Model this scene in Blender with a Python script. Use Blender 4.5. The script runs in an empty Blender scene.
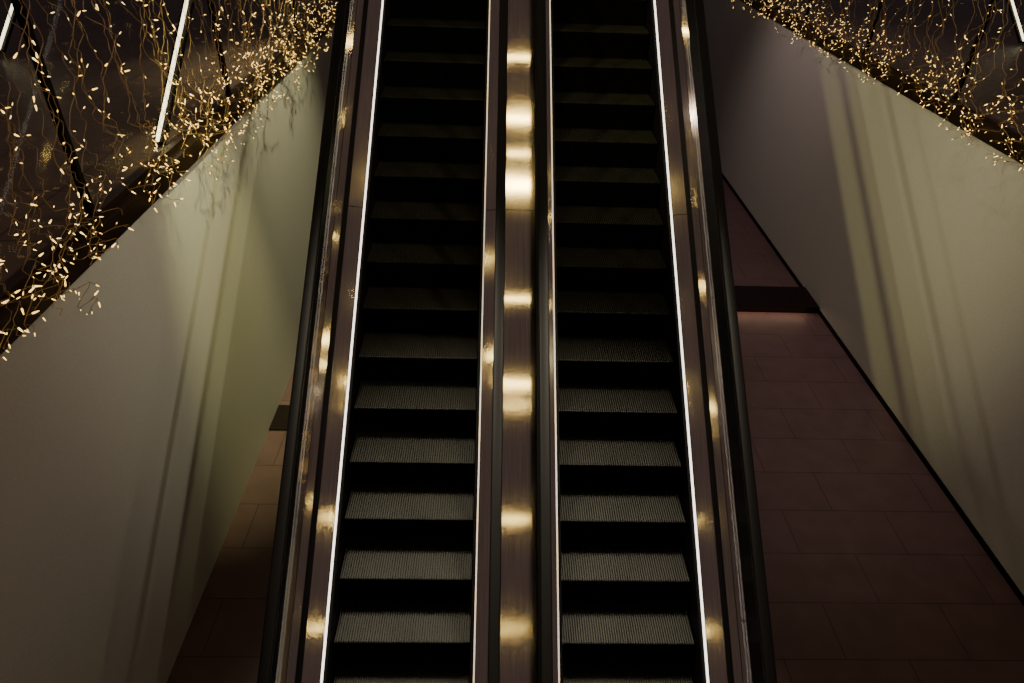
import bpy, bmesh, math, random
from mathutils import Vector, Matrix
random.seed(7)
ZC = 6.3                      # eye height above the lower floor
SL = 0.7166                   # incline slope
CA, SA = 0.8129, 0.5824
XM = 0.255                    # centre line between the two escalators
scene = bpy.context.scene
COL = scene.collection

# ------------------------------------------------------------ materials
def new_mat(name):
    m = bpy.data.materials.new(name); m.use_nodes = True
    nt = m.node_tree; b = nt.nodes['Principled BSDF']
    return m, nt, b
def simple(name, col, rough=.5, metal=0., noise=.0, nscale=20, bump=0., spec=None):
    m, nt, b = new_mat(name)
    b.inputs['Base Color'].default_value = (*col, 1)
    b.inputs['Roughness'].default_value = rough
    b.inputs['Metallic'].default_value = metal
    if spec is not None: b.inputs['Specular IOR Level'].default_value = spec
    if noise or bump:
        tc = nt.nodes.new('ShaderNodeTexCoord'); n = nt.nodes.new('ShaderNodeTexNoise')
        n.inputs['Scale'].default_value = nscale; n.inputs['Detail'].default_value = 6
        nt.links.new(tc.outputs['Object'], n.inputs['Vector'])
        if noise:
            r = nt.nodes.new('ShaderNodeValToRGB')
            r.color_ramp.elements[0].position = .3; r.color_ramp.elements[1].position = .7
            r.color_ramp.elements[0].color = (*[c*(1-noise) for c in col], 1)
            r.color_ramp.elements[1].color = (*[min(1, c*(1+noise)) for c in col], 1)
            nt.links.new(n.outputs['Fac'], r.inputs['Fac']); nt.links.new(r.outputs['Color'], b.inputs['Base Color'])
        if bump:
            bp = nt.nodes.new('ShaderNodeBump'); bp.inputs['Strength'].default_value = bump
            bp.inputs['Distance'].default_value = .01
            nt.links.new(n.outputs['Fac'], bp.inputs['Height']); nt.links.new(bp.outputs['Normal'], b.inputs['Normal'])
    return m
def emis(name, col, strength, base=None):
    m, nt, b = new_mat(name)
    b.inputs['Base Color'].default_value = (*(base or col), 1)
    b.inputs['Emission Color'].default_value = (*col, 1)
    b.inputs['Emission Strength'].default_value = strength
    return m
M_wall = simple('painted_plaster', (.50, .49, .465), .8, noise=.06, nscale=60, bump=.12, spec=.2)
M_black = simple('black_lacquer', (.005, .004, .005), .5, spec=.12)
M_clad = simple('dark_cladding', (.008, .006, .007), .55, spec=.1)
M_rubber = simple('black_rubber', (.0035, .003, .0035), .5, spec=.08)
M_bronze = simple('dark_bronze', (.045, .028, .018), .38, .7)
M_riser = simple('step_riser', (.005, .0043, .0048), .6, 0, spec=.06)
M_step = simple('step_aluminium', (.019, .0183, .0150), .5, .0, noise=.65, nscale=90, spec=.12)
M_skirt = simple('skirt_panel', (.005, .004, .005), .5, 0, spec=.12)
M_band = simple('dark_band', (.010, .005, .005), .6, noise=.2, spec=.15)  # dark tone of the two bands on the lower floor
M_led = emis('led_strip', (1, .92, .82), 2.6)
M_led_dim = emis('led_strip_dim', (1, .86, .72), .45)
M_lamp = emis('linear_lamp_glow', (1, .86, .58), 4.0)
M_bulb = emis('warm_bulb', (1, .64, .18), 3.0)
M_wire = simple('golden_wire', (.28, .175, .07), .45)
M_comb = simple('comb_metal', (.3, .28, .25), .4, .9)

def steel():
    m, nt, b = new_mat('brushed_steel')
    b.inputs['Metallic'].default_value = 1
    b.inputs['Anisotropic'].default_value = .45
    cx = nt.nodes.new('ShaderNodeCombineXYZ')
    cx.inputs[0].default_value = 1
    nt.links.new(cx.outputs[0], b.inputs['Tangent'])
    tc = nt.nodes.new('ShaderNodeTexCoord'); mp = nt.nodes.new('ShaderNodeMapping')
    mp.inputs['Scale'].default_value = (120, 2, 2)
    n = nt.nodes.new('ShaderNodeTexNoise'); n.inputs['Scale'].default_value = 1; n.inputs['Detail'].default_value = 4
    r = nt.nodes.new('ShaderNodeValToRGB')
    r.color_ramp.elements[0].position = .3; r.color_ramp.elements[1].position = .7
    r.color_ramp.elements[0].color = (.60, .51, .38, 1); r.color_ramp.elements[1].color = (.80, .69, .52, 1)
    nt.links.new(tc.outputs['Object'], mp.inputs[0]); nt.links.new(mp.outputs[0], n.inputs['Vector'])
    nt.links.new(n.outputs['Fac'], r.inputs['Fac']); nt.links.new(r.outputs['Color'], b.inputs['Base Color'])
    n2 = nt.nodes.new('ShaderNodeTexNoise'); n2.inputs['Scale'].default_value = 1.4; n2.inputs['Detail'].default_value = 2
    mr = nt.nodes.new('ShaderNodeMapRange'); mr.inputs['To Min'].default_value = .07; mr.inputs['To Max'].default_value = .13
    mr.inputs['From Min'].default_value = .3; mr.inputs['From Max'].default_value = .7
    nt.links.new(tc.outputs['Object'], n2.inputs['Vector']); nt.links.new(n2.outputs['Fac'], mr.inputs['Value'])
    nt.links.new(mr.outputs['Result'], b.inputs['Roughness'])
    return m
M_steel = steel()

def glass():
    m = bpy.data.materials.new('clear_glass'); m.use_nodes = True
    nt = m.node_tree; nt.nodes.clear()
    o = nt.nodes.new('ShaderNodeOutputMaterial'); mx = nt.nodes.new('ShaderNodeMixShader')
    t = nt.nodes.new('ShaderNodeBsdfTransparent'); t.inputs[0].default_value = (.94, .95, .93, 1)
    g = nt.nodes.new('ShaderNodeBsdfGlossy'); g.inputs['Roughness'].default_value = .03
    f = nt.nodes.new('ShaderNodeLayerWeight'); f.inputs[0].default_value = .5
    p = nt.nodes.new('ShaderNodeMath'); p.operation = 'POWER'; p.inputs[1].default_value = 4
    a = nt.nodes.new('ShaderNodeMath'); a.operation = 'MULTIPLY_ADD'; a.inputs[1].default_value = .08; a.inputs[2].default_value = .02
    nt.links.new(f.outputs['Facing'], p.inputs[0]); nt.links.new(p.outputs[0], a.inputs[0])
    nt.links.new(a.outputs[0], mx.inputs[0]); nt.links.new(t.outputs[0], mx.inputs[1])
    nt.links.new(g.outputs[0], mx.inputs[2]); nt.links.new(mx.outputs[0], o.inputs[0])
    return m
M_glass = glass()

def tile(name, c1, c2, mortar, w, h, off, rough, shift=(0, 0, 0), spec=.5):
    m, nt, b = new_mat(name)
    tc = nt.nodes.new('ShaderNodeTexCoord'); mp = nt.nodes.new('ShaderNodeMapping')
    mp.inputs['Location'].default_value = shift
    br = nt.nodes.new('ShaderNodeTexBrick')
    br.inputs['Scale'].default_value = 1; br.inputs['Brick Width'].default_value = w
    br.inputs['Row Height'].default_value = h; br.inputs['Mortar Size'].default_value = .007
    br.inputs['Mortar Smooth'].default_value = .2
    br.inputs['Color1'].default_value = (*c1, 1); br.inputs['Color2'].default_value = (*c2, 1)
    br.inputs['Mortar'].default_value = (*mortar, 1); br.offset = off
    n = nt.nodes.new('ShaderNodeTexNoise'); n.inputs['Scale'].default_value = 3.5; n.inputs['Detail'].default_value = 7
    mx = nt.nodes.new('ShaderNodeMix'); mx.data_type = 'RGBA'; mx.blend_type = 'MULTIPLY'
    mx.inputs['Factor'].default_value = .45
    nt.links.new(tc.outputs['Object'], mp.inputs[0]); nt.links.new(mp.outputs[0], br.inputs['Vector'])
    nt.links.new(mp.outputs[0], n.inputs['Vector'])
    nt.links.new(br.outputs['Color'], mx.inputs['A']); nt.links.new(n.outputs['Fac'], mx.inputs['B'])
    nt.links.new(mx.outputs['Result'], b.inputs['Base Color'])
    b.inputs['Roughness'].default_value = rough
    b.inputs['Specular IOR Level'].default_value = spec
    bp = nt.nodes.new('ShaderNodeBump'); bp.inputs['Strength'].default_value = .2; bp.inputs['Distance'].default_value = .003
    bp.invert = True
    nt.links.new(br.outputs['Fac'], bp.inputs['Height']); nt.links.new(bp.outputs['Normal'], b.inputs['Normal'])
    return m
M_floor = tile('floor_tile', (.160, .098, .102), (.148, .090, .094), (.078, .048, .051), 1.25, .63, .5, .5, (.2, -4.27+.63*10, 0), .25)
M_upper = tile('upper_floor_tile', (.12, .078, .070), (.10, .068, .062), (.02, .013, .012), .9, .9, 0, .4, spec=.08)

# ------------------------------------------------------------ mesh helpers
def mesh_obj(name, verts, faces, mats, parent=None, idx=None, smooth=False):
    me = bpy.data.meshes.new(name); me.from_pydata(verts, [], faces)
    for m in (mats if isinstance(mats, (list, tuple)) else [mats]): me.materials.append(m)
    bm = bmesh.new(); bm.from_mesh(me); bmesh.ops.recalc_face_normals(bm, faces=bm.faces); bm.to_mesh(me); bm.free()
    if idx:
        for p, i in zip(me.polygons, idx): p.material_index = i
    if smooth:
        for p in me.polygons: p.use_smooth = True
    ob = bpy.data.objects.new(name, me); COL.objects.link(ob)
    if parent: ob.parent = parent
    return ob
def box(name, x0, x1, y0, y1, z0, z1, mat, parent=None, origin=None):
    o = origin or Vector((0, 0, 0))
    v = [Vector((x, y, z)) - o for x in (x0, x1) for y in (y0, y1) for z in (z0, z1)]
    f = [(0, 1, 3, 2), (4, 6, 7, 5), (0, 4, 5, 1), (2, 3, 7, 6), (0, 2, 6, 4), (1, 5, 7, 3)]
    ob = mesh_obj(name, v, f, mat, parent); 
    if origin: ob.location = origin
    return ob
def prism(name, x0, x1, prof, mat):           # prof: (y, z) polygon
    k = len(prof); v = [(x, y, z) for x in (x0, x1) for y, z in prof]
    f = [tuple(range(k)), tuple(range(2*k-1, k-1, -1))]
    for j in range(k): f.append((j, (j+1) % k, k+(j+1) % k, k+j))
    return mesh_obj(name, v, f, mat)
def zl(y):                                    # nosing line
    return ZC - 5.27 + SL*(y-3.17)
YB, YT = 1.73, 13.0
PATH = [(.45, zl(YB)), (YB, zl(YB)), (YT, zl(YT)), (14.6, zl(YT))]
def path_norms(path):
    d = []
    for a, b in zip(path[:-1], path[1:]):
        l = math.hypot(b[0]-a[0], b[1]-a[1]); d.append((-(b[1]-a[1])/l, (b[0]-a[0])/l))
    out = [d[0]]
    for a, b in zip(d[:-1], d[1:]):
        s = (a[0]+b[0], a[1]+b[1]); l2 = s[0]**2+s[1]**2
        out.append((2*s[0]/l2, 2*s[1]/l2))
    out.append(d[-1]); return out
def sweep(name, cross, mat, parent=None, path=PATH, smooth=False):
    ns = path_norms(path); v = []; f = []; k = len(cross)
    for (y, z), (ny, nz) in zip(path, ns):
        for x, n in cross:
            v.append((x, y+ny*n, z+nz*n))
    for i in range(len(path)-1):
        for j in range(k):
            a = i*k+j; b = i*k+(j+1) % k
            f.append((a, b, b+k, a+k))
    f.append(tuple(range(k))[::-1]); f.append(tuple((len(path)-1)*k+j for j in range(k)))
    return mesh_obj(name, v, f, mat, parent, smooth=smooth)
def rect(x0, x1, n0, n1):
    return [(x0, n0), (x1, n0), (x1, n1), (x0, n1)]
def seg(ya, yb):
    return [(ya, zl(ya)), (yb, zl(yb))]
def tag(ob, label, cat, group=None, kind=None):
    ob['label'] = label; ob['category'] = cat
    if group: ob['group'] = group
    if kind: ob['kind'] = kind
def structure(ob): ob['kind'] = 'structure'; return ob

# ------------------------------------------------------------ escalator step
def step_mesh(w):
    pitch = .0205; n = int(w/pitch); x0 = -n*pitch/2
    prof = []
    for i in range(n):
        x = x0+i*pitch
        prof += [(x, 0), (x+pitch*.48, 0), (x+pitch*.48, -.018), (x+pitch, -.018)]
    prof.append((x0+n*pitch, 0))
    side = [(.398, 0, 0, 1), (.014, 0, 0, 1), (.004, -.004, -.7, .7), (0, -.014, -1, 0), (.006, -.10, -1, 0),
            (.010, -.18, -1, 0), (.006, -.295, -1, 0)]
    v = []; f = []; idx = []
    k = len(prof)
    for (y, z, ny, nz) in side:
        for x, h in prof: v.append((x, y+ny*h, z+nz*h))
    for s in range(len(side)-1):
        for j in range(k-1):
            a = s*k+j; f.append((a, a+1, a+1+k, a+k)); idx.append(0 if s < 3 else 1)
    me = bpy.data.meshes.new('step'); me.from_pydata(v, [], f)
    me.materials.append(M_step); me.materials.append(M_riser)
    for p, i in zip(me.polygons, idx): p.material_index = i
    return me
STEP = step_mesh(1.12)

def handrail_cross(xc, n0, w=.044):
    h, out = .022, []
    for i in range(16):
        a = 2*math.pi*i/16
        c, s = math.cos(a), math.sin(a)
        out.append((xc + w*math.copysign(abs(c)**.45, c), n0 + h*math.copysign(abs(s)**.45, s)))
    return out
NH = .75
def rail_path():
    return [(.62, zl(YB)), (YB, zl(YB)), (YT, zl(YT)), (14.4, zl(YT))]

def panels(name, cross, mat, n=3, gap=.006, f=.243):
    out = []; L = (YT-YB)/n
    out.append(sweep(name, cross, mat, path=[(.45, zl(YB)), (YB, zl(YB)), (YB+f*L-gap, zl(YB+f*L-gap))]))
    for i in range(n):
        a = YB+f*L+i*L; b = min(a+L, YT)
        out.append(sweep(name, cross, mat, path=seg(a, b-gap)))
    out.append(sweep(name, cross, mat, path=[(YT, zl(YT)), (14.6, zl(YT))]))
    return out
def inc_line(n, y):
    return zl(y) + n/CA
def truss_profile(ntop, nbot):
    ya = YB - (ntop/CA)/SL
    yd = YB - (nbot/CA)/SL
    if ntop > 0:
        head = [(.45, .002), (.45, ntop), (YB-.04, ntop)]
    else:
        head = [(ya+.003, .002)]
    return head + [(YT, inc_line(ntop, YT)), (14.6, inc_line(ntop, YT)), (14.6, inc_line(nbot, YT)), (YT+.3, inc_line(nbot, YT)), (yd+.003, .002)]

def escalator(name, sgn, label):
    root = bpy.data.objects.new(name, None); COL.objects.link(root)
    xc = XM + sgn*.9365
    root.location = (xc, YB, 0)
    parts = []
    def X(rel): return XM + sgn*rel
    def P(o): parts.append(o); return o
    for k in range(-3, 25):
        s = bpy.data.objects.new('step', STEP); COL.objects.link(s)
        s.location = (xc, 3.17+.4*k, ZC-5.27+.2866*k); P(s)
    def R(a, b, n0, n1):
        xs = sorted((X(a), X(b))); return rect(xs[0], xs[1], n0, n1)
    P(sweep('skirt_panel', R(.345, .372, -.3, .105), M_skirt))
    P(sweep('skirt_panel', R(1.502, 1.53, -.3, .105), M_skirt))
    P(sweep('light_strip', R(.334, .346, .106, .120), M_led_dim))
    P(sweep('light_strip', R(1.530, 1.546, .106, .122), M_led))
    for o in panels('inner_deck', [(X(.332), .09), (X(.332), .128), (X(.205), .160), (X(.205), .09)], M_steel): P(o)
    for o in panels('inner_deck', [(X(1.550), .09), (X(1.550), .128), (X(1.685), .155), (X(1.685), .09)], M_steel): P(o)
    n = 7; L = (YT-YB)/n
    for xa, xb in ((.185, .185), (1.715, 1.80)):
        for i in range(n):
            ya, yb = YB+i*L+.006, YB+(i+1)*L-.006
            P(sweep('glass_panel', [(X(xa-.006), .1), (X(xa+.006), .1), (X(xb+.006), NH-.02), (X(xb-.006), NH-.02)], M_glass, path=seg(ya, yb)))
    P(sweep('glass_clamp', R(.168, .204, .09, .165), M_black))
    P(sweep('glass_clamp', R(1.687, 1.735, .09, .165), M_black))
    for xg in (.190, 1.805):
        P(sweep('handrail_guide', R(xg-.016, xg+.016, NH-.035, NH-.015), M_black, path=rail_path()))
        P(sweep('handrail', handrail_cross(X(xg), NH), M_rubber, path=rail_path(), smooth=True))
    for o in panels('outer_deck', [(X(1.737), .09), (X(1.737), .158), (X(1.805), .158), (X(1.805), .09)], M_steel): P(o)
    for o in panels('outer_deck', [(X(1.811), .09), (X(1.811), .158), (X(1.885), .150), (X(1.885), .09)], M_steel): P(o)
    P(sweep('edge_trim', R(1.887, 2.01, -.05, .146), M_black))
    for xg in (.190, 1.805):
        vs = []
        cx = X(xg)
        y0, z0 = .62, zl(YB)
        segs = 14; R1, R0 = (NH+.02)/2, (NH-.06)/2
        cy, cz = y0, z0+NH/2+.01
        prof = []
        for i in range(segs+1):
            a = math.pi/2 + math.pi*i/segs
            prof.append((cy+R1*math.cos(a), cz+R1*math.sin(a), cy+R0*math.cos(a), cz+R0*math.sin(a)))
        f = []
        for (a, b, c, d) in prof:
            vs += [(cx-.04, a, b), (cx+.04, a, b), (cx+.04, c, d), (cx-.04, c, d)]
        for i in range(segs):
            for j in range(4):
                p = i*4+j; q = i*4+(j+1) % 4; f.append((p, q, q+4, p+4))
        f += [(0, 1, 2, 3), (segs*4+3, segs*4+2, segs*4+1, segs*4)]
        P(mesh_obj('handrail_newel', vs, f, M_rubber))
    xs = sorted((X(.19), X(1.885)))
    P(prism('truss_cladding', xs[0], xs[1], truss_profile(-.36, -.85), M_clad))
    xs = sorted((X(1.86), X(1.885)))
    P(prism('side_cladding', xs[0], xs[1], truss_profile(.088, -.85), M_clad))
    P(box('comb_plate', xc-.57, xc+.57, .5, 1.98, .002, .03, M_comb))
    for p in parts:
        p.parent = root; p.matrix_parent_inverse = Matrix.Translation(-root.location)
    tag(root, label, 'escalator')
    return root
escalator('escalator', -1, 'black-stepped escalator with glass balustrade, steel decks and glowing skirt strips')
escalator('escalator.001', 1, 'black-stepped escalator with glass balustrade and white light strips, beside its twin')
droot = bpy.data.objects.new('deck_cover', None); COL.objects.link(droot); droot.location = (XM, YB, .1)
for o in panels('cover_panel', rect(XM-.162, XM+.162, .10, .156), M_steel):
    o.parent = droot; o.matrix_parent_inverse = Matrix.Translation(-droot.location)
tag(droot, 'brushed steel deck cover running between the two escalators', 'deck cover')

# ------------------------------------------------------------ room
XL, XR = -2.93, 5.74
ZT = ZC-2.5
CAP = .17
structure(box('floor', -3.3, 6.1, -4, 24, -.2, 0, M_floor))
structure(box('wall_left', XL-.3, XL, -4, 24, 0, ZT, M_wall))
structure(box('wall_right', XR, XR+.3, -4, 24, 0, ZT, M_wall))
structure(box('wall_back', -3.2, 6.0, 24, 24.3, 0, ZT+.2, M_wall))
structure(box('baseboard_right', XR-.02, XR, -4, 24, 0, .07, M_black))
structure(box('floor_band_1', 2.35, XR-.02, 10.0, 10.7, 0, .12, M_band))  # low dark band across the right-hand floor
structure(box('floor_band_2', XL+.002, -1.7, 6.8, 7.3, 0, .02, M_band))  # thin dark band across the left-hand floor
structure(box('trim_3', XL-.22, XL+.02, -4, 24, ZT, ZT+CAP, M_bronze))
structure(box('trim_4', XR-.02, XR+.22, -4, 24, ZT, ZT+CAP, M_bronze))
structure(box('floor_upper_left', -14, XL-.22, -4, 24, ZT, ZT+.14, M_upper))
structure(box('floor_upper_right', XR+.22, 20, -4, 24, ZT, ZT+.14, M_upper))

def guard(x, y0, y1, posts, label):
    root = bpy.data.objects.new('glass_railing', None); COL.objects.link(root)
    root.location = (x, y0, ZT+CAP)
    b = ZT+CAP; t = ZC-.2; ps = []
    ps.append(box('top_rail', x-.04, x+.04, y0, y1, t, t+.05, M_bronze))
    ps.append(box('bottom_rail', x-.035, x+.035, y0, y1, b, b+.05, M_bronze))
    for y in posts:
        ps.append(box('post', x-.025, x+.025, y-.025, y+.025, b+.05, t, M_black))
    for a, c in zip(posts[:-1], posts[1:]):
        ps.append(box('glass_panel', x-.006, x+.006, a+.035, c-.035, b+.05, t, M_glass))
    for p in ps:
        p.parent = root; p.matrix_parent_inverse = Matrix.Translation(-root.location)
    tag(root, label, 'railing')
guard(XL-.10, 1.5, 20, [1.61+3.2*i for i in range(6)], 'dark bronze and glass railing draped with warm string lights')
guard(XR+.10, 3.5, 23, [3.6+2.6*i for i in range(8)], 'glass railing with dark posts above the plaster wall, string lights')

# ------------------------------------------------------------ string lights
def bulb_mesh():
    bm = bmesh.new()
    rings = [(0, .002), (.003, .0042), (.013, .0040), (.025, .0026), (.031, .001)]
    vs = []
    for z, r in rings:
        vs.append([bm.verts.new((r*math.cos(a*math.pi/3), r*math.sin(a*math.pi/3), -z)) for a in range(6)])
    for A, B in zip(vs[:-1], vs[1:]):
        for j in range(6): bm.faces.new((A[j], A[(j+1) % 6], B[(j+1) % 6], B[j]))
    bm.faces.new(vs[0]); bm.faces.new(vs[-1][::-1])
    bmesh.ops.recalc_face_normals(bm, faces=bm.faces)
    me = bpy.data.meshes.new('bulb'); bm.to_mesh(me); bm.free(); me.materials.append(M_bulb)
    return me
BULB = bulb_mesh()
def tube(pts, r, sides=4):
    v = []; f = []
    for i, p in enumerate(pts):
        a = pts[max(0, i-1)]; b = pts[min(len(pts)-1, i+1)]
        d = (b-a).normalized(); u = d.orthogonal().normalized(); w = d.cross(u)
        for j in range(sides):
            t = 2*math.pi*j/sides
            v.append(p+u*r*math.cos(t)+w*r*math.sin(t))
    for i in range(len(pts)-1):
        for j in range(sides):
            p = i*sides+j; q = i*sides+(j+1) % sides; f.append((p, q, q+sides, p+sides))
    return v, f
def strand(x, inward, y, ztop, zbot):
    pts = []
    z = ztop; yy = y; xx = x; vy = random.uniform(-.8, .8)
    o = Vector((x, y, ztop))
    while z > zbot:
        pts.append(Vector((xx, yy, z))-o)
        low = max(0, min(1, (ZT+.85-z)/.6))
        vy = max(-2.6, min(2.6, vy*.45+(y-yy)*.8+random.uniform(-1.3, 1.3)*(1+1.0*low)))
        st = random.uniform(.03, .05)
        z -= st*(1-.45*low); yy += vy*st
        tx = x + inward*(.02+.10*max(0, min(1, (ZT+.45-z)/.3))) + random.uniform(-.03, .03)
        xx += (tx-xx)*.4
    V, F = tube(pts, .0025)
    bl = []
    for i in range(2, len(pts)):
        h = pts[i].z+o.z-ZT
        if random.random() > (.46 if h < .6 else .16): continue
        d = Vector((inward*random.uniform(.1, .7), random.uniform(-1, 1), random.uniform(-.9, .8))).normalized()
        q = pts[i]+d*random.uniform(.02, .06)
        v2, f2 = tube([pts[i], q], .002)
        F += [tuple(a+len(V) for a in ff) for ff in f2]; V += v2
        bl.append((q, d))
    w = mesh_obj('string_light', V, F, M_wire); w.location = o
    tag(w, 'golden wire of tiny warm lights hanging over the railing', 'string lights', 'string lights on the railings')
    for q, d in bl:
        b = bpy.data.objects.new('bulb', BULB); COL.objects.link(b)
        b.parent = w; b.location = q
        b.rotation_mode = 'QUATERNION'; b.rotation_quaternion = Vector((0, 0, -1)).rotation_difference(d)
        s = random.choice((.6, .7, .8, .8, .9, 1.35)); b.scale = (s, s, s)
for i in range(0, 100):
    y = 2.9 + i*.108 + random.uniform(-.07, .07)
    strand(XL+.03, 1, y, ZC-.22, ZT+(random.choice([.16, .08, .1, .2, -.18, .1, .02, -.08]) if i > 8 else .10))
for i in range(104):
    y = 6.0 + i*.125 + random.uniform(-.08, .08)
    strand(XR-.03, -1, y, ZC-.22, ZT+random.choice([-.05, .14, .1, .2, -.1, .18, .05, .1]))

def line_lamp(x, ya, yb, zb):
    root = bpy.data.objects.new('linear_lamp', None); COL.objects.link(root); root.location = (x, ya, zb)
    p = [(ya, zb+.03), (yb, zb+.03+SL*(yb-ya))]
    a = sweep('housing', rect(x-.05, x+.05, -.03, .02), M_black, path=p)
    b = sweep('lamp_tube', rect(x-.013, x+.013, .021, .045), M_lamp, path=p)
    for o in (a, b): o.parent = root; o.matrix_parent_inverse = Matrix.Translation(-root.location)
    tag(root, 'slim glowing white linear lamp rising beyond the railing', 'lamp', 'linear lamps')
line_lamp(-3.22, 6.5, 12, ZT+.15)
line_lamp(-6.6, 9.76, 15, ZT+.18)
line_lamp(9.3, 12.8, 17, ZT+.16)

# ------------------------------------------------------------ camera
Yc = Vector((-12, 480.5, -683)).normalized(); Ic = Vector((16, 1952.5, -683)).normalized()
Xc = Yc.cross(Ic).normalized(); Zc = Xc.cross(Yc)
cam = bpy.data.cameras.new('camera'); co = bpy.data.objects.new('camera', cam); COL.objects.link(co)
cam.sensor_width = 36; cam.lens = 24.01; cam.clip_start = .05
Rm = Matrix((Xc, Yc, Zc)).to_4x4()
co.matrix_world = Matrix.Translation((0, 0, ZC)) @ Rm
scene.camera = co

# ------------------------------------------------------------ lights
def spotz(x, y, z, power, col, target, angle, blend=.9, size=.08):
    l = bpy.data.lights.new('spotlight', 'SPOT'); l.energy = power; l.color = col; l.shadow_soft_size = size
    l.spot_size = math.radians(angle); l.spot_blend = blend
    o = bpy.data.objects.new('spotlight', l); COL.objects.link(o); o.location = (x, y, z)
    o.rotation_euler = (Vector(target)-Vector((x, y, z))).to_track_quat('-Z', 'Y').to_euler()
def spot(x, n, y, *a, **k):
    spotz(x, y, (n-6.13+SA*y)/CA + ZC, *a, **k)
# raking onto the right wall
spot(-5.2, 8, 3, 2300, (1, .93, .40), (XR, 9.6, 2.4), 34, 1.0, size=.15)
spot(-7.2, 7.5, 3, 1250, (1, .91, .58), (XR, 9.6, 2.6), 34, 1.0)
spot(-8.3, 7, 3, 450, (1, .84, .76), (XR, 9.6, 2.8), 48, 1.0)
# raking onto the left wall
spot(8.0, 7.5, 3, 1000, (1, .88, .72), (XL, 7.6, 3.0), 46, 1.0, size=.14)
spot(4.34, 7.25, 3, 850, (1, .93, .58), (XL, 7.4, 2.6), 44, 1.0, size=.14)
# unseen spots added above the side gaps to brighten the walls
spotz(-1.72, 6.4, ZC+1.2, 1500, (1, .96, .42), (XL, 6.6, 2.4), 34, 1.0)
spotz(-1.72, 9.8, ZC+1.2, 1400, (1, .95, .52), (XL, 9.6, 3.2), 60, 1.0)
spotz(3.3, 13.5, ZC+1.2, 360, (1, .78, .72), (XR, 13.0, 2.4), 85, 1.0)
# unseen spots added above the stair line to brighten the lower flight
spotz(2.0, 6.3, 6.75, 2000, (1, .90, .66), (.3, 2.4, .6), 46, 1.0, size=.3)
spotz(-1.5, 6.3, 6.75, 2000, (1, .90, .66), (.3, 2.4, .6), 46, 1.0, size=.3)
# unseen spot added to brighten the right-hand floor
spotz(4.2, 7.6, ZC+3, 540, (1, .80, .78), (4.0, 8.0, 0), 56, 1.0)
def bar(x, y, z, power, sx, sy):
    l = bpy.data.lights.new('ceiling_bar', 'AREA'); l.shape = 'RECTANGLE'; l.size = sx; l.size_y = sy; l.energy = power; l.color = (1, .77, .28)
    o = bpy.data.objects.new('ceiling_bar', l); COL.objects.link(o); o.location = (x, y, ZC+z)
for x, rows in ((.45, ((8.35, .8, .02), (7.35, .8, .06), (6.2, 1.0, .14), (6.75, .5, .02), (4.08, .8, .02), (2.35, .8, .045), (1.9, .6, .015), (-.67, .8, .022), (-3.4, .8, .018))),
                (-3.2, ((8.7, .5, .03), (7.4, .7, .04), (5.2, .5, .02), (3.2, .7, .045), (2.7, .6, .02), (-.3, .8, .03), (-2.9, .7, .02))),
                (4.1, ((9.1, .6, .03), (7.0, .7, .04), (6.2, .5, .02), (4.4, .5, .025), (1.9, .7, .045), (1.4, .5, .02), (-.5, .7, .03), (-3.0, .6, .02)))):
    for y, sx, sy in rows:
        bar(x, y, 3, 170*sx*sy, sx, sy)
l = bpy.data.lights.new('step_glow', 'AREA'); l.shape = 'RECTANGLE'; l.size = 3.0; l.size_y = .04; l.energy = 2.8; l.color = (1, .66, .40)
o = bpy.data.objects.new('step_glow', l); COL.objects.link(o); o.location = (4.0, 9.95, .14); o.rotation_euler = (math.radians(-25), 0, 0)
def pt(x, y, z, power, col):
    l = bpy.data.lights.new('lamp', 'POINT'); l.energy = power; l.color = col; l.shadow_soft_size = .04
    o = bpy.data.objects.new('lamp', l); COL.objects.link(o); o.location = (x, y, z)
pt(-6, 3, ZC+2.5, 90, (1, .74, .6)); pt(10, 5, ZC+2.5, 110, (1, .74, .6))  # unseen point lights added to lift the upper floors
w = bpy.data.worlds.new('world'); scene.world = w; w.use_nodes = True
w.node_tree.nodes['Background'].inputs[0].default_value = (.52, .39, .44, 1)
w.node_tree.nodes['Background'].inputs[1].default_value = .125
